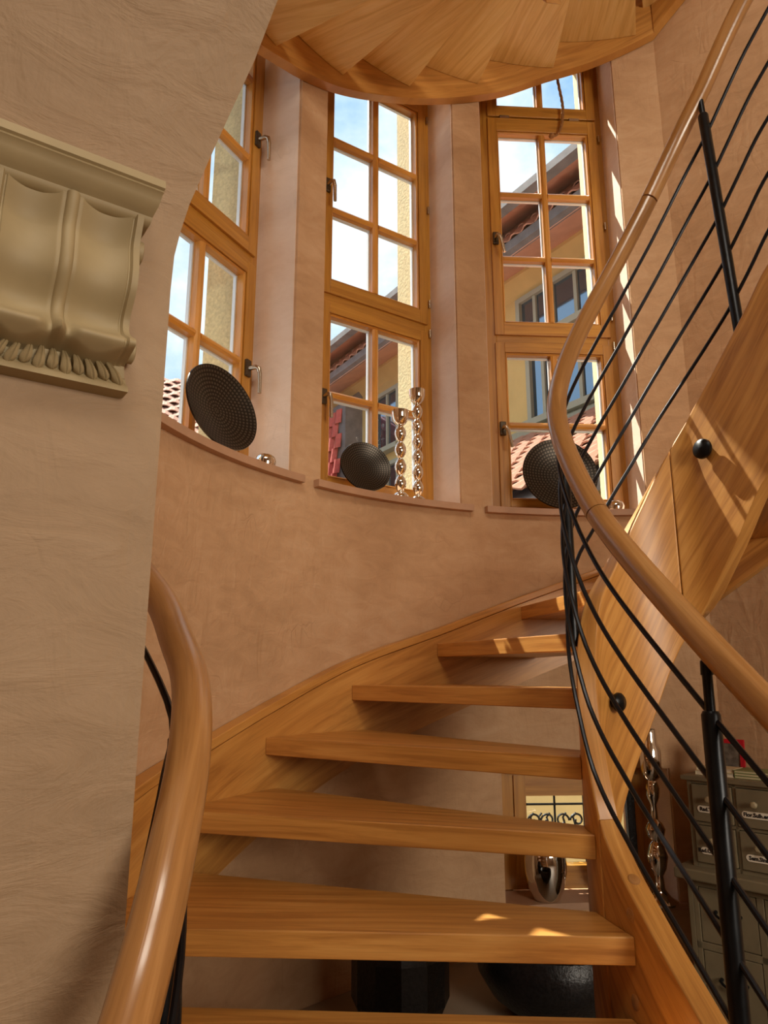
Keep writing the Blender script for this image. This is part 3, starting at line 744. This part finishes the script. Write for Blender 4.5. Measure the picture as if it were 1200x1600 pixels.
for sx in (-.2465, -.0595):
    for z, r in ((.590, .017), (.437, .016)):
        c_ = cp(sx, z, .020); part('volute', lathe([(r, -.007), (r, .007), (r * .8, .0085), (r * .75, .006), (r * .45, .006), (r * .4, .009), (0, .010)] if sx > -.15 else [(0, -.010), (r * .4, -.009), (r * .45, -.006), (r, -.007), (r, .007)], 24, c_, Z3, cN, cE), 'stone', corb, smooth=True)
def leaf(p, tilt, L, wd):
    V, F, U = [], [], []; nu, nv = 6, 8
    top = .418
    for j in range(nv + 1):
        v = j / nv
        for i in range(nu + 1):
            u = i / nu * 2 - 1; hw = wd * (.45 + .75 * v) * math.sqrt(max(0.02, 1 - max(0, (v - .72) / .29) ** 2))
            pp = p + tilt * v * L + u * hw; z = top - v * L; h = .016 + .012 * math.sin(v * 2.6) + .004 * (1 - u * u) - .003 * math.exp(-(u / .2) ** 2)
            V.append(cp(pp, z, h)); U.append((pp, z))
    b = len(V)
    for j in range(nv + 1):
        for i in range(nu + 1): q = V[j * (nu + 1) + i]; V.append(q - cN * .008); U.append((0, 0))
    for o_ in (0, b):
        for j in range(nv):
            for i in range(nu):
                a = o_ + j * (nu + 1) + i; F.append((a, a + 1, a + nu + 2, a + nu + 1))
    rim = list(range(nu + 1)) + [j * (nu + 1) + nu for j in range(1, nv + 1)] + [nv * (nu + 1) + i for i in range(nu - 1, -1, -1)] + [j * (nu + 1) for j in range(nv - 1, 0, -1)]
    for k in range(len(rim)): l = (k + 1) % len(rim); F.append((rim[k], rim[l], b + rim[l], b + rim[k]))
    return V, F, U
for k in range(-5, 6):
    part('acanthus_leaf', leaf(-.153 + k * .0135, k * .11, .030 + (.004 if k % 2 else 0), .0068), 'stone', corb, smooth=True)

# ------------------------------------------------------------------ things on the sills
ST = ZS + .030
def dish(w, x, t, r, lean, lab, yaw=0.0):
    n = (w.n * -1); n = Matrix.Rotation(yaw, 3, 'Z') @ n
    n = (n * math.cos(lean) + Z3 * math.sin(lean)).normalized(); ax = n.cross(Z3).normalized(); up_ = ax.cross(n).normalized()
    if up_.z < 0: up_ = -up_
    c = w.p(x, t, ST + r * up_.z + .004)
    prof = [(0, .0), (r * .12, .001)] + [(r * k / 16, .035 * r / .16 * (k / 16) ** 2.2) for k in range(3, 17)]
    V, F, U = [], [], []; seg = 56
    front = [(rr, h) for rr, h in prof]; back = [(rr + .002 if i == len(prof) - 1 else rr, h - .006) for i, (rr, h) in enumerate(prof)][::-1]
    al = front + back
    for (rr, h) in al:
        for k in range(seg):
            a = 2 * math.pi * k / seg; V.append(c + ax * rr * math.cos(a) + up_ * rr * math.sin(a) + n * h)
            U.append((k / seg, rr / r))
    for j in range(len(al) - 1):
        for k in range(seg):
            l = (k + 1) % seg; F.append((j * seg + k, j * seg + l, (j + 1) * seg + l, (j + 1) * seg + k))
    o = D.objects
    me = part('dish', (V, F, U), 'dish', None, smooth=True)
    # fix the wrap of the ring coordinate
    uvl = me.data.uv_layers[0].data
    for poly in me.data.polygons:
        us_ = [uvl[i].uv[0] for i in poly.loop_indices]
        if max(us_) - min(us_) > .5:
            for i in poly.loop_indices:
                if uvl[i].uv[0] < .5: uvl[i].uv[0] += 1.0
    tag(me, lab, 'dish', 'dark dimpled dishes on the window sills')
dish(WL, .415, .105, .170, R_(12), 'large dark dimpled dish leaning on the left window sill', yaw=R_(-8))
dish(WC, .268, .085, .120, R_(12), 'smallest dark dimpled dish beside two silver candlesticks', yaw=R_(-10))
dish(WR, .362, .10, .188, R_(9), 'large dark dimpled dish behind the curved handrail, right window sill')

def candlestick(w, x, t, n, sc, lab):
    root = thing('candlestick', lab, 'candlestick', tuple(w.p(x, t, ST)), 'pair of beaded silver candlesticks')
    z = ST; b = w.p(x, t, z)
    part('base', lathe([(0, 0), (.040 * sc, 0), (.042 * sc, .006), (.038 * sc, .018), (.026 * sc, .030), (.013 * sc, .038)], 28, b), 'silver', root, smooth=True)
    z = .036
    for k in range(n):
        H = .082 * sc; pr = [(.009 + .0185 * sc * math.sin(math.pi * j / 10) ** .8, H * j / 10) for j in range(11)]
        part('bead', lathe(pr, 24, b + Z3 * z), 'silver', root, smooth=True); z += H * .985
    part('candle_cup', lathe([(.010, 0), (.022 * sc, .008), (.034 * sc, .024), (.040 * sc, .045), (.042 * sc, .074), (.040 * sc, .074), (.036 * sc, .045), (.02 * sc, .014), (0, .012)], 28, b + Z3 * (z - .002)), 'silver', root, smooth=True)
candlestick(WC, .460, .075, 4, 1.0, 'shorter beaded silver candlestick, the one next to the small dark dish')
candlestick(WC, .567, .085, 6, .94, 'taller beaded silver candlestick at the right of the middle window sill')
for w, x, t, r, lab in ((WL, .655, .05, .042, 'small round silver tealight holder on the left window sill'), (WR, .632, .07, .045, 'small round silver tealight holder on the right window sill')):
    tag(part('tealight_holder', lathe([(0, 0), (r * .55, 0), (r * .9, .010), (r, .028), (r * .9, .046), (r * .66, .056), (r * .60, .054), (r * .8, .044), (r * .86, .028), (r * .6, .012), (0, .010)], 28, w.p(x, t, ST)), 'silver', None, smooth=True), lab, 'candle holder')

# rope tied to the top light of window 3
rope = thing('rope', 'frayed brown rope hanging from the top light of the right window', 'rope', tuple(WR.p(.50, .16, 3.2)))
rpts = smooth_path([WR.p(.495, .165, 3.60), WR.p(.500, .160, 3.45), WR.p(.512, .158, 3.34), WR.p(.525, .16, 3.24), WR.p(.526, .165, 3.17), WR.p(.515, .170, 3.09), WR.p(.490, .176, 3.04), WR.p(.462, .180, 3.03)], 6)
for ph in (0, 2.1, 4.2):
    q = []
    for i, p in enumerate(rpts): q.append(p + WR.e * .0045 * math.cos(i * .9 + ph) + Vector(WR.n) * .0045 * math.sin(i * .9 + ph))
    part('strand', tube(q, .0048, 7), 'rope', rope, smooth=True)
part('knot', lathe([(.0, -.016), (.012, -.012), (.018, 0), (.012, .012), (0, .016)], 12, WR.p(.458, .180, 3.03)), 'rope', rope, smooth=True)

# ------------------------------------------------------------------ low window sill: silver vase, ornaments
LS = -.958
vz = WR.p(.195, .06, LS)
vr = thing('vase', 'bulbous silver vase standing in the low window behind the treads', 'vase', tuple(vz))
part('vase_body', lathe([(0, 0), (.050, 0), (.058, .006), (.078, .05), (.092, .11), (.094, .16), (.086, .21), (.066, .26), (.05, .285), (.055, .31), (.051, .31), (.046, .285), (0, .28)], 36, vz), 'silver', vr, smooth=True)
cz = WR.p(.672, -.02, LS)
cs = thing('candlestick', 'tall ornate silver candlestick half hidden behind the curved string board', 'candlestick', tuple(cz))
part('foot', lathe([(0, 0), (.07, 0), (.072, .01), (.045, .03), (.022, .06), (.018, .11)], 28, cz), 'silver', cs, smooth=True)
part('stem', lathe([(.018, .11), (.034, .14), (.044, .19), (.030, .235), (.018, .25), (.035, .27), (.042, .30), (.030, .325), (.015, .34), (.012, .40), (.026, .43), (.030, .47), (.02, .50)], 28, cz), 'silver', cs, smooth=True)
part('cup', lathe([(.02, .50), (.036, .515), (.046, .55), (.048, .63), (.036, .655), (.034, .72), (.030, .72), (.030, .66), (0, .65)], 28, cz), 'silver', cs, smooth=True)
fx = WR.p(.600, .075, LS)
tag(part('lantern_panel', join(boxf(fx, WR.e, WR.n, Z3, -.018, .018, -.018, .018, 0, .44), boxf(fx, WR.e, WR.n, Z3, -.024, .024, -.024, .024, .44, .455)), 'darkpot', None, bevel=.004), 'slim black lacquered box standing in the low window', 'box')
gx = WR.p(.475, .12, LS)
tag(part('silver_bowl', lathe([(0, 0), (.03, 0), (.03, .01), (.015, .03), (.04, .06), (.06, .11), (.062, .16), (.055, .16), (.05, .11), (.02, .06), (0, .05)], 28, gx), 'silver', None, smooth=True), 'small silver goblet in front of the bright low pane', 'goblet')
bx_ = WR.p(.70, -.10, -.958)

# pots on the ledge
pz = Vector((.055, 2.72, -1.15))
tag(part('planter_pot', lathe([(0, 0), (.105, 0), (.12, .008), (.165, .10), (.165, .24), (.12, .36), (.11, .36), (.10, .34), (0, .30)], 12, pz), 'darkpot', None), 'dark faceted pot standing under the stairs on the ledge', 'pot')
pz = Vector((.60, 2.86, -1.15))
tag(part('planter_bowl', lathe([(0, 0), (.13, 0), (.15, .006), (.22, .06), (.265, .13), (.27, .19), (.25, .23), (.24, .22), (.22, .14), (0, .05)], 40, pz), 'darkpot', None, smooth=True), 'wide round black bowl on the ledge below the treads', 'bowl')

# ------------------------------------------------------------------ drawer cabinet against the right wall
kx, ky = wallp(0)
cb_o = Vector((kx, ky, 0)); cb_e = Vector((ED[0], ED[1], 0)); cb_n = Vector((EN[0], EN[1], 0))
def cbox(a, b, n0, n1, z0, z1, grain='x'): return boxf(cb_o, cb_e, cb_n, Z3, a, b, n0, n1, z0, z1, grain)
def cpt(a, n, z): return cb_o + cb_e * a + cb_n * n + Z3 * z
cab = thing('drawer_cabinet', 'olive grey painted cabinet with labelled apothecary drawers and black pulls', 'cabinet', tuple(cpt(.4, .2, FLOOR)))
A0, A1 = .00, 1.02
part('lower_body', join(cbox(A0 - .02, A0, .05, .43, FLOOR + .001, -.775), cbox(A1, A1 + .02, .05, .43, FLOOR + .001, -.775), cbox(A0, A1, .05, .40, FLOOR + .001, -.775),
                        cbox(A0, A1, .40, .43, -.80, -.775), cbox(A0, A1, .40, .43, -1.02, -.995), cbox(A0, A1, .40, .43, -1.26, -1.235), cbox(A0, A1, .40, .43, FLOOR + .001, -1.50),
                        cbox(A0, A0 + .02, .40, .43, -1.5, -.8), cbox(.235, .26, .40, .43, -1.5, -.8), cbox(.49, .515, .40, .43, -1.5, -.8), cbox(.75, .77, .40, .43, -1.5, -.8), cbox(A1 - .02, A1, .40, .43, -1.5, -.8)), 'cabinet', cab, bevel=.002)
part('worktop', cbox(A0 - .055, A1 + .05, .045, .465, -.775, -.735), 'cabinet', cab, bevel=.006)
part('upper_body', join(cbox(A0, A1, .05, .37, -.735, -.412), cbox(A0 - .018, A1 + .018, .045, .415, -.412, -.395),
                        cbox(A0, A0 + .018, .37, .40, -.735, -.412), cbox(A1 - .018, A1, .37, .40, -.735, -.412), cbox(A0 + .018, A1 - .018, .37, .40, -.735, -.718), cbox(A0 + .018, A1 - .018, .37, .40, -.578, -.566), cbox(A0 + .018, A1 - .018, .37, .40, -.424, -.412),
                        *[cbox(x, x + .012, .37, .40, -.735, -.412) for x in (.176, .344, .512, .680, .848)]), 'cabinet', cab, bevel=.0015)
def text_mesh(txt, size, loc, ax, up_, nrm, parent):
    cu = D.curves.new('lettering', 'FONT'); cu.body = txt; cu.size = size; cu.extrude = .0006; cu.align_x = 'CENTER'; cu.align_y = 'CENTER'; cu.offset = .0008
    cu.resolution_u = 3
    tmp = D.objects.new('lettering_curve', cu); COL.objects.link(tmp); bpy.context.view_layer.update()
    me = D.meshes.new_from_object(tmp.evaluated_get(bpy.context.evaluated_depsgraph_get())); D.objects.remove(tmp)
    o = D.objects.new('lettering', me); COL.objects.link(o); me.materials.clear(); me.materials.append(M['ink'])
    m = Matrix((ax, up_, nrm)).transposed().to_4x4(); m.translation = loc
    o.parent = parent; o.matrix_world = m; o.matrix_local = m
    return o
names = [['Rad.Tolerin.', 'Flor.Sulh.erk.', 'Herb.Salviae.', 'Rad.Ginger.', 'Fol.Menth.', 'Cort.Quer.'], ['Rad.Chinnon.De.', 'Sem.Sinapis.', 'Flor.Tiliae.', 'Fruct.Anis.', 'Rad.Althae.', 'Fol.Sennae.']]
xs = [(.020, .174), (.190, .342), (.358, .510), (.526, .678), (.694, .846), (.862, 1.0)]
for j, (zb_, zt_) in enumerate(((-.564, -.426), (-.716, -.580))):
    for i, (a, b) in enumerate(xs):
        d = part('drawer', cbox(a, b, .372, .408, zb_, zt_), 'cabinet', cab, bevel=.003)
        mx_ = (a + b) / 2; zc = (zb_ + zt_) / 2
        part('knob', lathe([(0, 0), (.006, 0), (.006, .012), (.012, .018), (.013, .026), (.008, .032), (0, .033)], 16, cpt(mx_ - .004, .408, zc + .018), Z3, cb_e, cb_n), 'cabinet_knob', d, smooth=True)
        lw, lh = .058, .0125; pts = []
        for k in range(24):
            an = 2 * math.pi * k / 24; cx_ = (lw - lh) * (1 if math.cos(an) > 0 else -1) + lh * math.cos(an); pts.append((mx_ + cx_, zc - .022 + lh * math.sin(an)))
        V = [cpt(x, .408, z) for x, z in pts] + [cpt(x, .4105, z) for x, z in pts]; n_ = 24
        F = [tuple(range(n_)), tuple(range(n_, 2 * n_))] + [(k, (k + 1) % n_, n_ + (k + 1) % n_, n_ + k) for k in range(n_)]
        part('label_plate', (V, F, [(0, 0)] * 48), 'enamel', d)
        text_mesh(names[j][i], .0195, cpt(mx_, .4108, zc - .022), cb_e, Z3, cb_n, d)
ls = [(.022, .233), (.262, .488), (.517, .748), (.772, .998)]
for (zb_, zt_) in ((-.993, -.802), (-1.233, -1.022), (-1.498, -1.262)):
    for a, b in ls:
        d = part('drawer', cbox(a, b, .40, .428, zb_, zt_), 'cabinet', cab, bevel=.003)
        m_ = (a + b) / 2; zc = (zb_ + zt_) / 2 + .01
        part('pull_handle', tube(smooth_path([cpt(m_ - .045, .428, zc + .008), cpt(m_ - .042, .445, zc + .004), cpt(m_ - .02, .452, zc - .006), cpt(m_ + .02, .452, zc - .006), cpt(m_ + .042, .445, zc + .004), cpt(m_ + .045, .428, zc + .008)], 4), [.007] * 4 + [.005] * 13 + [.007] * 4, 10), 'black', d, smooth=True)
# books and red-framed picture on the cabinet
CT = -.395
for k, (a, b, n0, n1, h, m, lb) in enumerate(((.022, .172, .25, .36, .016, 'paper', 'lower cream book under the red framed card'), (.026, .170, .25, .355, .014, 'paper', 'upper cream book under the red framed card'))):
    z = CT + sum((.0, .0165)[:k + 1][k:]) if k else CT
    o = thing('book', lb, 'book', tuple(cpt((a + b) / 2, .3, z)), 'cream books on the cabinet')
    part('cover', join(cbox(a, b, n0, n1, z, z + .002), cbox(a, b, n0, n1, z + h - .002, z + h), cbox(a, a + .002, n0, n1, z + .002, z + h - .002)), 'paper', o)
    part('pages', cbox(a + .002, b - .003, n0 + .003, n1 - .003, z + .002, z + h - .002), 'enamel', o)
z = CT
for k in range(3):
    o = thing('book', ['lowest green book right of the cream books', 'middle green book right of the cream books', 'topmost green book right of the cream books'][k], 'book', tuple(cpt(.27, .3, z)), 'green books on the cabinet')
    part('cover', join(cbox(.176, .37, .24, .36, z, z + .0015), cbox(.176, .37, .24, .36, z + .0085, z + .010), cbox(.176, .178, .24, .36, z + .0015, z + .0085)), 'greenbook', o)
    part('pages', cbox(.178, .367, .243, .357, z + .0015, z + .0085), 'paper', o); z += .0102
pf = thing('picture_frame', 'small red framed grey picture leaning on the cabinet by the wall', 'picture', tuple(cpt(.097, .24, CT)))
pn = (cb_n * math.cos(.12) + Z3 * math.sin(.12)).normalized(); pu = (Z3 * math.cos(.12) - cb_n * math.sin(.12)).normalized()
def pbox(a, b, c, d, h0, h1): return boxf(cpt(.097, .225, CT), cb_e, pn, pu, a, b, h0, h1, c, d)
part('frame', join(pbox(-.075, -.058, 0, .135, 0, .010), pbox(.058, .075, 0, .135, 0, .010), pbox(-.058, .058, 0, .022, 0, .010), pbox(-.058, .058, .118, .135, 0, .010)), 'red', pf)
part('picture', pbox(-.058, .058, .022, .118, 0, .006), 'photo', pf)

# ------------------------------------------------------------------ outside: neighbouring houses
FO = Vector((1.9, 7.0, 0)); FE = Vector((-.53, .85, 0)).normalized(); FN = Vector((-.8486, -.5291, 0))
def fbox(s0, s1, o0, o1, z0, z1): return boxf(FO, FE, FN, Z3, s0, s1, o0, o1, z0, z1)
def fp(s, o, z): return FO + FE * s + FN * o + Z3 * z
house = thing('house', 'ochre neighbouring house with double eaves and a tiled pent roof, through the right window', 'house', tuple(fp(1, -1.5, -4)))
part('wall', fbox(-3.2, 5.1, -3.0, 0, -4, 5.0), 'yellow_wall', house)
def strip(prof, s0, s1):
    V = [fp(s, o, z) for s in (s0, s1) for o, z in prof]; n = len(prof)
    F = [tuple(range(n))[::-1], tuple(range(n, 2 * n))] + [(i, (i + 1) % n, n + (i + 1) % n, n + i) for i in range(n)]
    return V, F, [(0, 0)] * (2 * n)
part('cornice', join(strip([(0, 4.22), (.15, 4.38), (.15, 4.44), (0, 4.44)], -3.2, 5.1)), 'yellow_wall', house)
part('soffit', strip([(0, 4.47), (.6, 4.27), (.6, 4.30), (0, 4.52)], -3.2, 5.1), 'soffit', house)
part('gutter', strip([(.58, 4.27), (.66, 4.30), (.66, 4.40), (.58, 4.41)], -3.2, 5.15), 'gutter', house)
part('frieze', strip([(0, 4.8), (.25, 4.87), (.25, 5.0), (0, 5.0)], -3.2, 5.1), 'gutter', house)
part('soffit', strip([(.0, 5.06), (.9, 4.51), (.9, 4.54), (.0, 5.12)], -3.2, 5.2), 'soffit', house)
part('gutter', strip([(.88, 4.50), (.97, 4.52), (.97, 4.60), (.88, 4.62)], -3.2, 5.25), 'gutter', house)
part('roof', strip([(.9, 4.60), (-1.6, 6.0), (-2.4, 5.9), (-.02, 5.14), (.88, 4.56)], -3.3, 5.25), 'tilered', house)
def tile_mesh(w, l, mat):
    V, F, U = [], [], []
    n = 5
    for k, th_ in ((0, 0), (1, 1)):
        for i in range(n + 1):
            x = -w / 2 + w * i / n; z = .018 * math.cos((i / n - .5) * math.pi * 2) 
            for y in (0, -l): V.append((x, y, z + (.014 if k else 0) + (.016 if y < 0 else 0))); U.append((x, y))
    b = 2 * (n + 1)
    for i in range(n):
        F.append((2 * i, 2 * i + 1, 2 * i + 3, 2 * i + 2)); F.append((b + 2 * i, b + 2 * i + 2, b + 2 * i + 3, b + 2 * i + 1)); F.append((2 * i + 1, b + 2 * i + 1, b + 2 * i + 3, 2 * i + 3))
        F.append((2 * i, 2 * i + 2, b + 2 * i + 2, b + 2 * i))
    F.append((0, b, b + 1, 1)); F.append((2 * n, 2 * n + 1, b + 2 * n + 1, b + 2 * n))
    me = D.meshes.new('roof_tile'); me.from_pydata(V, [], F); me.materials.append(M[mat]); me.uv_layers.new(name='UVMap'); return me
def tile_field(parent, p0, ex, down, nx, ny, tw, tl, mat, jitter=.004, skip=None):
    me = tile_mesh(tw * .98, tl * 1.12, mat); ey = -down.normalized(); rx_ = ex.copy(); nrm = rx_.cross(ey)
    if nrm.z < -.05 or (abs(nrm.z) <= .05 and nrm.dot(FN) < 0): rx_ = -rx_; nrm = rx_.cross(ey)
    rot = Matrix((rx_, ey, nrm)).transposed().to_4x4()
    for j in range(ny):
        for i in range(nx):
            o = D.objects.new('roof_tile', me); COL.objects.link(o)
            m = Matrix.Translation(p0 + ex * (tw * (i + .5 + random.uniform(-.02, .02)) + (tw * .5 if j % 2 else 0)) + down * (tl * j) + nrm * (.004 + random.uniform(0, jitter))) @ rot @ Matrix.Rotation(random.uniform(-.03, .03), 4, 'Z')
            o.parent = parent; o.matrix_parent_inverse = PARINV[parent.name]; o.matrix_basis = m
    return
# row of sunlit tiles between the two eaves
dn = (fp(0, .62, 4.42) - fp(0, .20, 4.92)); dl = dn.length; dn.normalize()
part('roof_board', strip([(.18, 4.90), (.60, 4.40), (.58, 4.38), (.10, 4.80)], -3.2, 5.1), 'tile', house)
tile_field(house, fp(-2.2, .20, 4.93), FE.copy(), dn, 36, 2, .2, dl / 2, 'tile')
# windows of the facade
def fwin(s0, s1, z0, z1, cuts):
    f = part('window', join(fbox(s0 - .06, s0, -.02, .05, z0 - .05, z1 + .06), fbox(s1, s1 + .06, -.02, .05, z0 - .05, z1 + .06), fbox(s0, s1, -.02, .05, z1, z1 + .06), fbox(s0 - .1, s1 + .1, -.02, .12, z0 - .10, z0 - .03)), 'frame_grey', house)
    part('pane', fbox(s0, s1, -.01, .004, z0 - .03, z1), 'dark_glass', f)
    part('casement', join(*[fbox(c - .022, c + .022, .0, .03, z0 - .03, z1) for c in cuts]), 'frame_grey', f)
fwin(-1.15, .62, 3.62, 4.12, [.40, .13, -.2, -.55, -.85]); fwin(-1.15, .50, 2.70, 3.42, [.32, -.2, -.7])
fwin(3.2, 3.75, 3.2, 4.0, [3.47]); fwin(3.2, 3.75, 2.1, 2.9, [3.47]); fwin(1.7, 2.6, 3.0, 4.0, [2.15])
# pent roof towards us
pd = fp(0, 2.0, 1.20) - fp(0, 0, 2.55); pl_ = pd.length; pd.normalize()
part('roof_board', strip([(0, 2.52), (2.0, 1.16), (2.0, 1.08), (0, 2.40)], -2.9, 1.9), 'gutter', house)
part('flashing', strip([(0, 2.52), (.22, 2.42), (.22, 2.46), (.0, 2.64)], -2.9, 1.9), 'frame_grey', house)
tile_field(house, fp(-2.2, .16, 2.465), FE.copy(), pd, 20, 13, .2, (pl_ - .2) / 13, 'tile')
# tile-hung bay at the far end of the facade
part('bay', strip([(0, 1.5), (.30, 1.5), (.30, 4.1), (0, 4.35)], 4.22, 5.0), 'gutter', house)
tile_field(house, fp(4.32, .31, 4.0), FE.copy(), Vector((0, 0, -1)) * .999 + FN * .02, 3, 11, .2, .2, 'tilered')
part('downpipe', join(tube([fp(5.16, .1, -4), fp(5.16, .1, 4.4)], .06, 10)), 'gutter', house)
part('wall', fbox(5.1, 8.0, -3.0, -1.2, -4, 3.9), 'gutter', house)
# far house through the left window
def fwd(x, y, z): return Vector((x, y, z))
fh = thing('house', 'distant house with a long pinkish tiled roof low in the left window', 'house', (-4.6, 10.5, -4))
hd = Vector((.96, .28, 0)).normalized(); hn = Vector((hd.y, -hd.x, 0)); hp0 = Vector((-7.2, 9.6, 0))
V = [hp0 + hd * s + hn * o + Z3 * z for s in (0, 5.6) for o, z in ((0, 4.55), (2.6, 2.75), (2.6, 2.65), (0, 4.35), (-2.6, 2.65), (-2.6, 2.75))]
part('roof', (V, [(0, 1, 2, 3, 4, 5)[::-1], (6, 7, 8, 9, 10, 11)] + [(i, (i + 1) % 6, 6 + (i + 1) % 6, 6 + i) for i in range(6)], [(0, 0)] * 12), 'tilered', fh)
part('wall', boxf(hp0, hd, hn, Z3, .2, 5.4, -2.2, 2.2, -4, 2.75), 'yellow_wall', fh)
dv = (hn * 2.6 - Z3 * 1.8); dv.normalize()
tile_field(fh, hp0 + Z3 * 4.56 + hd * 1.2, hd.copy(), dv, 18, 14, .23, .22, 'tile')
tag(part('courtyard_ground', box(-12, 12, 4.2, 24, -4.2, -4), 'floor', None), 'paved ground of the yard between the houses', 'ground')['kind'] = 'structure'
